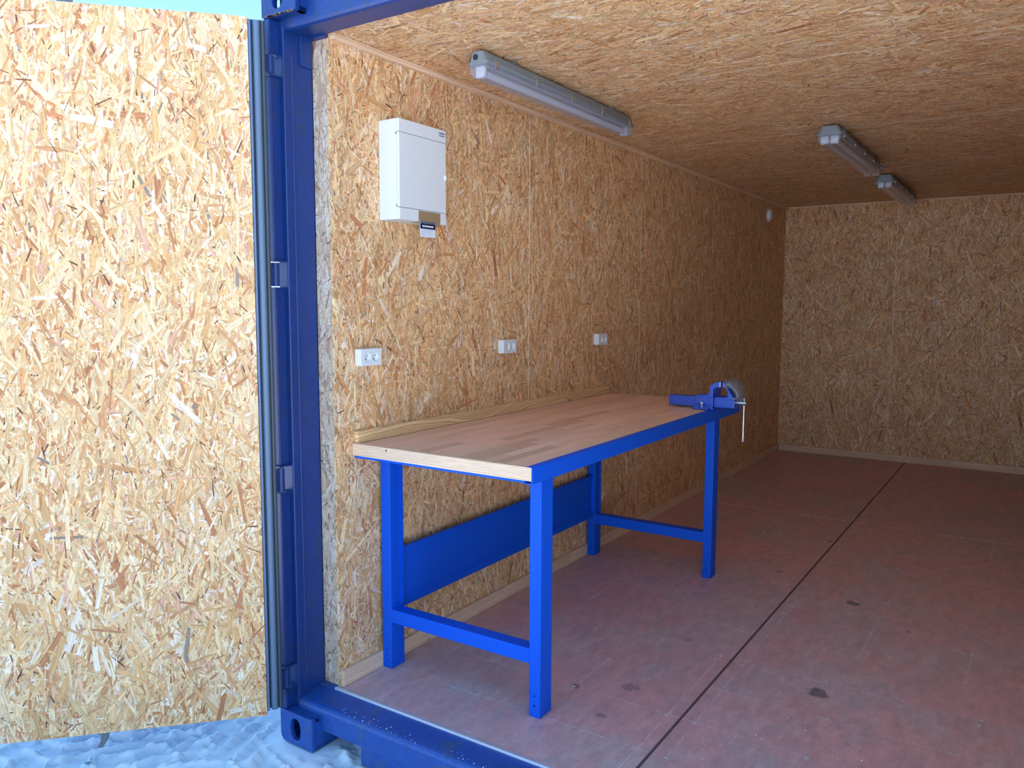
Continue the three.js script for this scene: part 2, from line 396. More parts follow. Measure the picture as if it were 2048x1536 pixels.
function cornerPost(mirror) {
  const X = (x) => (mirror ? XL + XR - x : x), B = (x0, x1, ...r) => rbx(Math.min(X(x0), X(x1)), Math.max(X(x0), X(x1)), ...r);
  const list = [B(-0.132, -0.083, -0.047, 2.321, 0.0, 0.127, 0.005)];
  const ys = [-0.047, ...GAPS.flat(), 2.321];
  for (let i = 0; i < ys.length; i += 2) list.push(B(-0.132, -0.105, ys[i], ys[i + 1], 0.12, 0.166, 0.004));
  const post = part('corner_post', metreUV(merged(list)), mat.paint, frame);
  for (const [a, b] of GAPS) for (const y of [a - 0.003, b - 0.003]) part('hinge_lug', metreUV(B(-0.131, -0.094, y, y + 0.006, 0.126, 0.176, 0.002)), mat.paint, post);
  const w = cyl(0.003, 2.2, 8); w.translate(X(-0.083), 1.12, 0.092);
  part('weld_seam', w, mat.paint, post);
  part('stop_plate', metreUV(B(-0.084, -0.074, 2.19, 2.292, 0.008, 0.06, 0.002)), mat.paint, post);
}
cornerPost(false); cornerPost(true);
function casting(x0, y0, dir, up) {
  // 162 wide, 118 high, 178 deep; apertures in the end face and in the outer side face
  const w = 0.162, h = 0.118, z1 = 0.172, z0 = -0.006, t = 0.016, r = 0.03;
  const xa = dir > 0 ? x0 : x0 - w, xb = xa + w, ox = dir > 0 ? xa : xb;
  const arc = (cx, cy, a0, a1) => Array.from({ length: 7 }, (_, i) => { const a = a0 + (a1 - a0) * i / 6; return [cx + Math.cos(a) * r, cy + Math.sin(a) * r]; });
  const yb = y0, yt = y0 + h;
  const inner = dir > 0 ? xb : xa, outer = ox, sgn = dir;
  // outline with the outer corner away from the container rounded
  const roundY = up ? yt : yb;
  const c = [outer + sgn * r, up ? yt - r : yb + r];
  const corner = [];
  for (let i = 0; i <= 6; i++) { const a = (i / 6) * Math.PI / 2; corner.push([c[0] - sgn * r * Math.cos(a), c[1] + (up ? 1 : -1) * r * Math.sin(a)]); }
  const other = up ? yb : yt;
  const outline = [[outer, other], ...corner, [inner, roundY], [inner, other]];
  const face = extrude(outline, 'z', z1 - 0.02, z1, 0.003, [ring((xa + xb) / 2 - dir * 0.004, (yb + yt) / 2, 0.0255, 0.04, 28, 2.4)]);
  const side = extrude([[z0, yb + 0.02], [z1 - 0.02, yb + 0.02], [z1 - 0.02, yt - 0.02], [z0, yt - 0.02]], 'x', Math.min(outer, outer + sgn * t), Math.max(outer, outer + sgn * t), 0, up ? [ring((z0 + z1) / 2, (yb + yt) / 2, 0.036, 0.033, 28, 2.4)] : []);
  const list = [face, side,
    bx(inner, inner - sgn * t, yb, yt, z0, z1 - 0.02),
    bx(outer + sgn * (up ? 0.03 : 0), inner, yt - t, yt, z0, z1 - 0.02),
    bx(outer + sgn * (up ? 0 : 0.03), inner, yb, yb + t, z0, z1 - 0.02),
    bx(outer, inner, yb, yt, z0, z0 + t)];
  if (!up) list.push(bx(outer + sgn * 0.006, outer + sgn * 0.034, yb + 0.014, yb + 0.03, z0, z1 - 0.02));
  const cc = part('corner_casting', metreUV(merged(list)), up ? mat.paint : mat.paintWornLit, frame);
  if (up && dir > 0) {
    const R = rng(61), chips = [];
    for (let i = 0; i < 26; i++) { const x = xa + 0.008 + R() * (w - 0.02), a = 0.002 + 0.006 * R(); chips.push(bx(x, x + a, yb + 0.0005, yb + 0.002 + 0.004 * R() * R(), z1 - 0.001, z1 + 0.0003), bx(x + 0.002, x + a + 0.004, yb - 0.0003, yb + 0.001, z1 - 0.003 - 0.008 * R(), z1 - 0.0005)); }
    part('rust_chips', merged(chips), mat.rust, cc, 'rusty chipped paint along the lower edge');
  }
}
casting(XL, -0.165, 1, false); casting(XL, 2.321, 1, true);
casting(XR, -0.165, -1, false); casting(XR, 2.321, -1, true);
{
  const sill = part('door_sill', metreUV(extrude([[0.022, -0.006], [0.108, -0.015], [0.119, -0.018], [0.125, -0.024], [0.128, -0.034], [0.128, -0.1], [0.119, -0.1], [0.119, -0.034], [0.108, -0.028], [0.022, -0.02]], 'x', XL + 0.05, XR - 0.05)), mat.paintWornLit, frame);
  part('skirt_plate', metreUV(rbx(0.22, 1.954, -0.164, -0.09, 0.1195, 0.1285, 0.002)), mat.paintWornLit, sill);
  part('sill_end', metreUV(bx(XL + 0.049, -0.0115, -0.03, -0.0006, 0.0003, 0.024)), mat.paintWornLit, sill);
  part('inner_web', metreUV(bx(XL + 0.05, XR - 0.05, -0.16, -0.02, 0.012, 0.024)), mat.paintWornLit, sill);
  const head = part('door_header', metreUV(extrude([[0.02, 2.29], [0.112, 2.287], [0.121, 2.291], [0.126, 2.3], [0.128, 2.43], [0.02, 2.43]], 'x', XL + 0.04, XR - 0.04)), mat.paint, frame);
  part('gutter_lip', metreUV(rbx(XL + 0.05, 0.0, 2.283, 2.2925, 0.002, 0.03, 0.002)), mat.paint, head);
}
single('trim_1', rbx(-0.012, 2.19, -0.02, 0.0015, 0.012, 0.023, 0.002), mat.zinc, 'pale metal threshold strip between blue sill and brown floor', null, null, 'structure');

// ---------------------------------------------------------------- the lining: strand board walls and ceiling, plywood floor
const osbUV = (g, ox, oy, swap) => metreUV(g, OSB.mW, OSB.mH, ox, oy, swap);
const cutZ = [0.002, -1.268, -2.534, -3.8, -5.066, ZB];
{
  const w = top('wall_left', 'wall of tall strand board panels behind the workbench', null, null, 'structure');
  for (let i = 0; i < 5; i++) part('wall_panel', osbUV(bx(-0.012, 0, 0, H, cutZ[i] - (i ? 0.0023 : 0), cutZ[i + 1] + (i < 4 ? 0.0023 : 0)), 0.13 + i * 0.37, 0.05 + i * 0.29), mat.osb, w);
  for (let i = 1; i < 5; i++) part('joint_strip', bx(-0.01, 0.0004, 0.06, H - 0.02, cutZ[i] - 0.0022, cutZ[i] + 0.0022), mat.joint, w);
  part('backing', bx(-0.08, -0.014, 0, H, -0.016, ZB - 0.01), mat.batten, w);
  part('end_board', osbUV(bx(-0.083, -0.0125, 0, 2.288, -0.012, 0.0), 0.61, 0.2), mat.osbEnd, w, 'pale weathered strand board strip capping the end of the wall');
}
{
  const w = top('wall_right', 'wall of strand board panels facing the workbench wall', null, null, 'structure');
  for (let i = 0; i < 5; i++) part('wall_panel', osbUV(bx(WR, WR + 0.012, 0, H, cutZ[i] - 0.0014, cutZ[i + 1] + 0.0014), 0.7 + i * 0.31, 0.4 + i * 0.23), mat.osb, w);
  part('backing', bx(WR + 0.014, WR + 0.08, 0, H, 0.0, ZB - 0.01), mat.batten, w);
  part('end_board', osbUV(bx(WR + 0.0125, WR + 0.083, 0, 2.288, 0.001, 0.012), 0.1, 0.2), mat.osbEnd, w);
}
{
  const w = top('wall_back', 'strand board wall closing the far end of the container', null, null, 'structure');
  [[0, 0.96], [0.962, WR]].forEach(([a, b], i) => part('wall_panel', osbUV(bx(a + 0.001, b, 0, H, ZB - 0.012, ZB), 0.33 + i * 0.41, 0.5), mat.osb, w));
  part('joint_strip', bx(0.9585, 0.963, 0.06, H - 0.013, ZB - 0.01, ZB + 0.0006), mat.joint, w);
  part('backing', bx(-0.02, WR + 0.02, -0.02, H + 0.02, ZB - 0.08, ZB - 0.014), mat.batten, w);
}
{
  const c = top('ceiling', 'strand board ceiling panels with narrow joints', null, null, 'structure');
  const zs = [0.018, -1.18, -2.49, -3.74, -5.0, ZB];
  for (let i = 0; i < 5; i++) part('ceiling_panel', osbUV(bx(-0.012, WR + 0.012, H, H + 0.012, zs[i] - 0.0014, zs[i + 1] + 0.0014), 0.2 + i * 0.43, 0.15 + i * 0.27, true), mat.osb, c);
  for (let i = 1; i < 5; i++) part('joint_strip', bx(0.022, WR - 0.022, H - 0.0004, H + 0.01, zs[i] - 0.0013, zs[i] + 0.0013), mat.joint, c);
  part('backing', bx(-0.08, WR + 0.08, H + 0.014, H + 0.06, 0.018, ZB - 0.01), mat.batten, c);
}
const pineUV = (g, ox, oy, swap) => metreUV(g, 2.1, 0.13, ox, oy, swap);
single('baseboard_left', pineUV(rbx(0.0005, 0.016, 0.0006, 0.061, 0.001, ZB + 0.001, 0.0015), 0.2, 0.3), mat.pinePale, 'pale pine skirting board along the foot of the workbench wall', null, null, 'structure');
single('baseboard_back', pineUV(rbx(0.017, WR - 0.017, 0.0006, 0.061, ZB + 0.0005, ZB + 0.016, 0.0015), 0.5, 0.1), mat.pinePale, 'pale pine skirting board along the foot of the far wall', null, null, 'structure');
single('baseboard_right', pineUV(rbx(WR - 0.016, WR - 0.0005, 0.0006, 0.061, 0.001, ZB + 0.001, 0.0015), 0.7, 0.6), mat.pinePale, 'pale pine skirting board along the right wall', null, null, 'structure');
single('trim_2', pineUV(rbx(0.0005, 0.021, H - 0.021, H - 0.0006, 0.0, ZB + 0.001, 0.002), 0.1, 0.9), mat.pinePale, 'narrow pine batten in the corner of ceiling and workbench wall', null, null, 'structure');
single('trim_3', pineUV(rbx(0.022, WR - 0.022, H - 0.013, H - 0.0006, ZB + 0.0005, ZB + 0.011, 0.0015), 0.4, 0.5), mat.pinePale, 'thin pine batten in the corner of ceiling and far wall', null, null, 'structure');
single('trim_4', pineUV(rbx(WR - 0.021, WR - 0.0005, H - 0.021, H - 0.0006, 0.0, ZB + 0.001, 0.002), 0.3, 0.2), mat.pinePale, 'narrow pine batten in the corner of ceiling and right wall', null, null, 'structure');
{
  const f = top('floor', 'red-brown film faced plywood floor with screws, scuffs and oily stains', null, null, 'structure');
  const uv = (g) => { const q = metreUV(g, FLOOR.mW, FLOOR.mH); return q; };
  const xs = [[-0.01, 1.1125], [1.1235, WR + 0.01]], zs = [[0.0115, -1.0075], [-1.0125, -3.4205], [-3.4255, ZB - 0.01]];
  for (const [a, b] of xs) for (const [c, d] of zs) part('floor_panel', uv(bx(a, b, -0.028, 0, c, d)), mat.floor, f);
  part('joint_bed', bx(0.0, WR, -0.044, -0.0285, 0.01, ZB), mat.dark, f);
  part('centre_joint', rbx(1.1128, 1.1232, -0.028, -0.0022, 0.011, ZB, 0.001), M({ color: rgb(0.15, 0.09, 0.088), roughness: 0.7 }), f, 'dark sunken joint strip along the middle of the floor');
  const head = cyl(0.0062, 0.0012, 14);
  head.translate(0, 0.0004, 0);
  const spots = [];
  for (const x of COLS) for (const z of ROWS) spots.push([x, z]);
  for (const z of [-0.985, -1.032, -3.4, -3.445]) for (const x of [0.25, 0.528, 0.811, 1.064, 1.167, 1.466, 1.727, 1.965]) spots.push([x, z]);
  const R = rng(5);
  for (const [x, z] of spots) { const s = part('screw', head, mat.zinc, f); s.position.set(x + (R() - 0.5) * 0.008, 0, z + (R() - 0.5) * 0.01); }
}
// white crumbs lying about
function crumbs(name, label, n, place, seed, parentKind) {
  const R = rng(seed), list = [];
  for (let i = 0; i < n; i++) {
    const [x, y, z] = place(R), r = 0.0012 + 0.0022 * R() * R();
    const g = new THREE.IcosahedronGeometry(r, 0);
    g.scale(1, 0.6, 0.8 + 0.5 * R()); g.rotateY(R() * 6);
    g.translate(x, y + r * 0.5, z);
    list.push(g);
  }
  const m = single(name, merged(list), mat.crumb, label, 'crumbs', null, 'stuff');
  return m;
}
crumbs('floor_crumbs', 'white crumbs scattered on the red-brown floor', 80, (R) => (R() < 0.7 ? [1.15 + 0.45 * R() + 0.1 * R(), 0, -0.2 - 0.65 * R()] : [0.5 + 1.5 * R(), 0, -0.1 - 1.8 * R()]), 9);

// ---------------------------------------------------------------- the open door on the left
{
  const d = top('door_1', 'open container door lined with a sheet of strand board', null, null, 'structure');
  d.position.set(-0.075, 0, 0.275);
  d.rotation.y = Math.atan2(-0.727, -0.687);
  part('door_lining', metreUV(bx(0, 1.12, -0.012, 2.288, 0, 0.012), OSB_DOOR.mW, OSB_DOOR.mH, 0.03, 0.01), mat.osbDoor, d, 'strand board sheet lining the inside of the door');
  part('door_core', bx(0.004, 1.116, -0.006, 2.282, 0.0122, 0.034), mat.batten, d);
  const leaf = part('steel_leaf', metreUV(rbx(-0.046, 1.15, -0.004, 2.292, 0.034, 0.082, 0.004)), mat.paint, d, 'navy blue steel door leaf');
  const gs = part('door_gasket', bx(-0.05, -0.001, 0.0, 2.284, 0.027, 0.0338), mat.rubber, d, 'dark rubber door gasket');
  part('gasket_lip', rbx(-0.0085, -0.0005, -0.002, 2.284, 0.008, 0.03, 0.002), mat.rubberLip, gs);
  const tb = cyl(0.0115, 2.284, 16); tb.translate(-0.0245, 1.142, 0.022);
  part('gasket_tube', tb, M({ color: rgb(0.12, 0.18, 0.27), roughness: 0.4 }), gs);
  const tb2 = cyl(0.006, 2.284, 12); tb2.translate(-0.044, 1.142, 0.024);
  part('gasket_bead', tb2, mat.rubber, gs);
  for (const [a, b] of GAPS) {
    // knuckle on the post, strap to the leaf, in the door's own axes
    const k = cyl(0.0145, b - a - 0.012, 18);
    const q = new THREE.Vector3(-0.109, (a + b) / 2, 0.162);
    d.updateMatrixWorld();
    const l = d.worldToLocal(q.clone());
    k.translate(l.x, l.y, l.z);
    const h = part('hinge', metreUV(k), mat.paint, d);
    const e = new THREE.Vector3(-0.03, l.y, 0.062), len = l.distanceTo(e), s = rbx(-len / 2, len / 2, -(b - a) / 2 + 0.008, (b - a) / 2 - 0.008, -0.006, 0.006, 0.002);
    s.rotateY(-Math.atan2(e.z - l.z, e.x - l.x));
    s.translate((l.x + e.x) / 2, l.y, (l.z + e.z) / 2);
    part('hinge_strap', metreUV(s), mat.paint, h);
  }
  const bar = cyl(0.017, 2.42, 16); bar.translate(0.545, 1.145, 0.108);
  const lb = part('lock_bar', bar, mat.galv, d, 'grey galvanised lock bar');
  const cam = (y, f) => extrude([[0.512, y + f * 0.0], [0.572, y + f * 0.0], [0.575, y + f * 0.03], [0.549, y + f * 0.034], [0.552, y + f * 0.06], [0.563, y + f * 0.083], [0.545, y + f * 0.083], [0.531, y + f * 0.062], [0.527, y + f * 0.036], [0.512, y + f * 0.03]].slice(f > 0 ? 0 : 0), 'z', 0.096, 0.122, 0.002);
  part('lock_cam', cam(-0.03, -1), mat.galv, lb);
  const tc = rbx(0.52, 0.57, 2.3, 2.345, 0.096, 0.122, 0.004);
  part('lock_cam', tc, mat.galv, lb);
  for (const y of [0.35, 1.1, 1.9]) part('bar_bracket', rbx(0.505, 0.585, y, y + 0.05, 0.08, 0.13, 0.003), mat.galv, lb);
}

// ---------------------------------------------------------------- fuse box and card
{
  const b = top('fuse_box', 'white wall mounted fuse box with a hinged cover above the workbench', 'fuse box');
  b.position.set(0, 1.698, -0.369);
  const w = 0.272 / 2, h = 0.358;
  part('housing', rbx(0.0008, 0.0865, 0, h, -w, w, 0.004), mat.whiteBox, b);
  part('lower_panel', rbx(0.0872, 0.1, 0, 0.0435, -w, w, 0.003), mat.whiteBox, b);
  part('upper_panel', rbx(0.0872, 0.1, 0.311, h, -w, w, 0.003), mat.whiteBox, b);
  const door = part('cover', rbx(0.0876, 0.1, 0.0447, 0.3098, -w, w, 0.003), mat.whiteBox, b);
  const k = new THREE.SphereGeometry(0.009, 18, 12); k.scale(0.7, 1.25, 0.8); k.translate(0.1, 0.18, -w + 0.006);
  part('latch', k, mat.white, door);
  for (const y of [0.05, 0.3045]) part('hinge', rbx(0.0835, 0.0885, y - 0.004, y + 0.004, w - 0.002, w + 0.0012, 0.001), mat.grey, door);
  // two short lines of small print at the top right corner
  const R = rng(3), pr = [];
  for (const [y, hh] of [[0.343, 0.0062], [0.3335, 0.0042]]) for (let z = -0.094; z > -0.127; z -= 0.0034) { const ww = 0.0022 + 0.0008 * R(); pr.push(bx(0.1, 0.1002, y - hh / 2, y + hh / 2, z, z - ww)); }
  part('print', merged(pr), M({ color: rgb(0.05, 0.07, 0.16), roughness: 0.6 }), part('print_plate', bx(0.09, 0.1001, 0.33, 0.347, -0.093, -0.128), mat.whiteBox, b), 'two tiny lines of dark blue print');
}
{
  const W = 256, Hh = 200, cv = document.createElement('canvas');
  cv.width = W; cv.height = Hh;
  const c = cv.getContext('2d');
  c.fillStyle = '#dfe6f2'; c.fillRect(0, 0, W, Hh);
  c.fillStyle = '#5f6674'; c.fillRect(0, 0, W, 36);
  c.fillStyle = '#0d1440'; c.fillRect(0, 30, W, 66);
  c.fillStyle = '#e6e9f6'; c.fillRect(34, 52, W - 66, 20);
  c.fillStyle = '#9fb0cf';
  const R = rng(8);
  for (const y of [112, 132, 152, 170]) { let x = 26; while (x < W - 40) { const l = 8 + R() * 34; if (R() < 0.7) c.fillRect(x, y, l, 6); x += l + 8; } }
  const t = new THREE.CanvasTexture(cv);
  t.colorSpace = THREE.SRGBColorSpace;
  const g = new THREE.BoxGeometry(0.0012, 0.058, 0.088);
  const plain = M({ color: rgb(0.75, 0.78, 0.84), roughness: 0.5 });
  const card = top('label_card', 'small white card with a navy header band hanging below the fuse box', 'card');
  card.position.set(0.1, 1.672, -0.388);
  const body = new THREE.Mesh(g, [M({ map: t, roughness: 0.5 }), plain, plain, plain, plain, plain]);
  body.name = 'card';
  body.position.x = 0.003;
  card.add(body);
  const tp = merged([rbx(0.0005, 0.0016, 0.014, 0.066, -0.078, 0.05, 0.0004), rbx(-0.03, 0.0014, 0.0242, 0.0254, -0.076, 0.054, 0.0004)]);
  part('packing_tape', tp, mat.tape, card, 'strip of brown packing tape');
}
// ---------------------------------------------------------------- three double sockets
{
  const W = 0.108, Ht = 0.062, D = 0.033;
  const proto = new THREE.Group();
  part('housing', rbx(0.0006, D - 0.0112, 0, Ht, -W / 2, W / 2, 0.003), mat.white, proto);
  const holes = [0.0205, -0.0205].map((z) => ring(z, Ht / 2, 0.0185, 0.0185, 28));
  const rr = 0.006, o = [];
  for (const [cx, cy, a0] of [[W / 2 - rr, Ht - rr, 0], [-W / 2 + rr, Ht - rr, 1], [-W / 2 + rr, rr, 2], [W / 2 - rr, rr, 3]]) for (let i = 0; i <= 4; i++) { const a = (a0 + i / 4) * Math.PI / 2; o.push([cx + rr * Math.cos(a), cy + rr * Math.sin(a)]); }
  part('face_plate', extrude(o, 'x', D - 0.0118, D, 0.0015, holes), mat.white, proto);
  for (const z of [0.0205, -0.0205]) {
    const dish = new THREE.LatheGeometry([[0, 0], [0.0135, 0], [0.0165, 0.003], [0.0185, 0.0085]].map((q) => new THREE.Vector2(...q)), 28);
    dish.rotateZ(-Math.PI / 2);
    dish.translate(D - 0.0098, Ht / 2, z);
    const out = part('outlet', dish, mat.white, proto);
    const pins = [[0.0075, 0.0055, 0.0019], [-0.0075, 0.0055, 0.0019], [0, 0.0012, 0.0014], [0, -0.0075, 0.0026]].map(([a, b2, r]) => { const g = cyl(r, 0.001, 12); g.rotateZ(Math.PI / 2); g.translate(D - 0.0096, Ht / 2 + b2, z + a); return g; });
    part('pin_holes', merged(pins), mat.hole, out);
  }
  [[-0.148, 'white double wall socket below the fuse box'], [-1.058, 'white double wall socket above the middle of the workbench'], [-1.99, 'white double wall socket above the far end of the workbench']].forEach(([z, label], i) => {
    const s = i ? proto.clone() : proto;
    s.name = numbered('wall_socket');
    s.position.set(0, 1.168, z);
    tag(s, label, 'socket', 'double sockets on the workbench wall');
    scene.add(s);
  });
}
// ---------------------------------------------------------------- ceiling lights (switched off)
function tubeLight(cx, z0, z1, wide, label) {
  const L = top('tube_light', label, 'ceiling light', 'sealed tube lights under the ceiling');
  L.position.set(cx, H - 0.012, z0);
  const len = z0 - z1, a = wide ? 0.042 : 0.026, b = wide ? 0.064 : 0.045, y1 = -0.04;
  // moulded base: one profile swept along the length, its ends rounded in plan
  const bp = [[-a, 0], [a, 0], [b - 0.007, y1 + 0.013], [b - 0.006, y1 + 0.008], [b, y1 + 0.006], [b, y1 - 0.004], [b - 0.006, y1 - 0.0055], [-b + 0.006, y1 - 0.0055], [-b, y1 - 0.004], [-b, y1 + 0.006], [-b + 0.006, y1 + 0.008], [-b + 0.007, y1 + 0.013]];
  const bs = [[0, 0.74], [-0.0015, 0.82], [-0.005, 0.9], [-0.011, 0.965], [-0.02, 1], [-len + 0.02, 1], [-len + 0.011, 0.965], [-len + 0.005, 0.9], [-len + 0.0015, 0.82], [-len, 0.74]];
  const bpos = [], bidx = [], nb = bp.length;
  bs.forEach(([z, s]) => bp.forEach(([x, y]) => bpos.push(x * s, y, z)));
  for (let j = 0; j < bs.length - 1; j++) for (let i = 0; i < nb; i++) { const q = j * nb + i, r = j * nb + (i + 1) % nb; bidx.push(q, r, q + nb, r, r + nb, q + nb); }
  for (let i = 1; i < nb - 1; i++) { bidx.push(0, i + 1, i); const o = (bs.length - 1) * nb; bidx.push(o, o + i, o + i + 1); }
  const body = new THREE.BufferGeometry();
  body.setAttribute('position', new THREE.Float32BufferAttribute(bpos, 3));
  body.setIndex(bidx);
  part('base', toCreasedNormals(body, 0.6), mat.grey, L, 'grey moulded light base');
  // clear bowl below: swept U with closed, rounded ends
  const n = 18, m = 24, pos = [], idx = [], wB = b - 0.008, dB = wide ? 0.044 : 0.047;
  const prof = Array.from({ length: n + 1 }, (_, i) => { const t = i / n * Math.PI, c = Math.cos(t), s = Math.sin(t), k = 2 / 3.2; return [Math.sign(c) * Math.pow(Math.abs(c), k) * wB, -Math.pow(s, k) * dB]; });
  const zs = [];
  for (let j = 0; j <= 6; j++) { const t = (j / 6) * Math.PI / 2; zs.push([-0.003 - 0.012 * (1 - Math.cos(t)), Math.pow(Math.sin(t), 0.45)]); }
  zs.push([-len / 2, 1]);
  for (let j = 6; j >= 0; j--) { const t = (j / 6) * Math.PI / 2; zs.push([-len + 0.003 + 0.012 * (1 - Math.cos(t)), Math.pow(Math.sin(t), 0.45)]); }
  zs.forEach(([z, s]) => prof.forEach(([x, y]) => pos.push(x * (0.82 + 0.18 * s), y1 - 0.0045 + y * s, z)));
  for (let j = 0; j < zs.length - 1; j++) for (let i = 0; i < n; i++) { const q = j * (n + 1) + i; idx.push(q, q + n + 1, q + 1, q + 1, q + n + 1, q + n + 2); }
  const bowl = new THREE.BufferGeometry();
  bowl.setAttribute('position', new THREE.Float32BufferAttribute(pos, 3));
  bowl.setIndex(idx);
  bowl.computeVertexNormals();
  part('diffuser', bowl, mat.lens, L, 'clear plastic diffuser');
  part('reflector', bx(-b + 0.014, b - 0.014, y1 - 0.010, y1 - 0.0058, -0.03, -len + 0.03), mat.reflector, L);
  for (const x of wide ? [-0.024, 0.024] : [0]) {
    const tb = cyl(0.013, len - 0.09, 20); tb.rotateX(Math.PI / 2); tb.translate(x, y1 - 0.026, -len / 2);
    const t = part('lamp_tube', tb, mat.tube, L);
    for (const z of [-0.014, -len + 0.036]) part('tube_holder', rbx(x - 0.0185, x + 0.0185, y1 - 0.047, y1 - 0.006, z, z - 0.022, 0.006, 3), mat.tube, t);
  }
  if (!wide) { const g = cyl(0.0105, 0.003, 20); g.rotateX(Math.PI / 2); g.translate(-0.006, -0.019, 0.0005); part('cable_entry', g, mat.hole, L, 'black cable entry'); }
  for (const s of [-1, 1]) for (let i = 0; i < 5; i++) {
    const z = -0.06 - (len - 0.12) * i / 4;
    const clip = merged([rbx(s * (b - 0.002) - 0.003, s * (b - 0.002) + 0.003, y1 - 0.014, y1 + 0.012, z - 0.007, z + 0.007, 0.0015), rbx(s * (b - 0.008) - 0.002, s * (b - 0.008) + 0.003, y1 + 0.008, y1 + 0.022, z - 0.004, z + 0.004, 0.0012)]);
    part('clip', clip, mat.steel, L);
  }
  for (const z of [-0.2, -len + 0.2]) part('mounting_foot', rbx(-a - 0.004, a + 0.004, -0.002, 0.0115, z - 0.012, z + 0.012, 0.001), mat.galv, L);
}
tubeLight(0.325, -0.4, -1.63, false, 'narrow grey tube light under the ceiling beside the fuse box wall');
tubeLight(1.112, -2.32, -3.56, true, 'wide double tube light on the ceiling nearer the open end of the container');
tubeLight(1.096, -4.12, -5.36, true, 'wide double tube light on the ceiling close to the far wall');
// round detector
{
  const g = new THREE.LatheGeometry([[0.0, 0.038], [0.03, 0.037], [0.042, 0.033], [0.047, 0.026], [0.047, 0.019], [0.044, 0.0175], [0.044, 0.014], [0.055, 0.013], [0.057, 0.009], [0.057, 0.0006], [0, 0.0006]].map((q) => new THREE.Vector2(...q)), 36);
  g.rotateZ(-Math.PI / 2);
  const s = single('wall_sensor', g, mat.white, 'small round white sensor high on the workbench wall by the far corner', 'sensor');
  s.position.set(0, 2.174, -5.18);
}

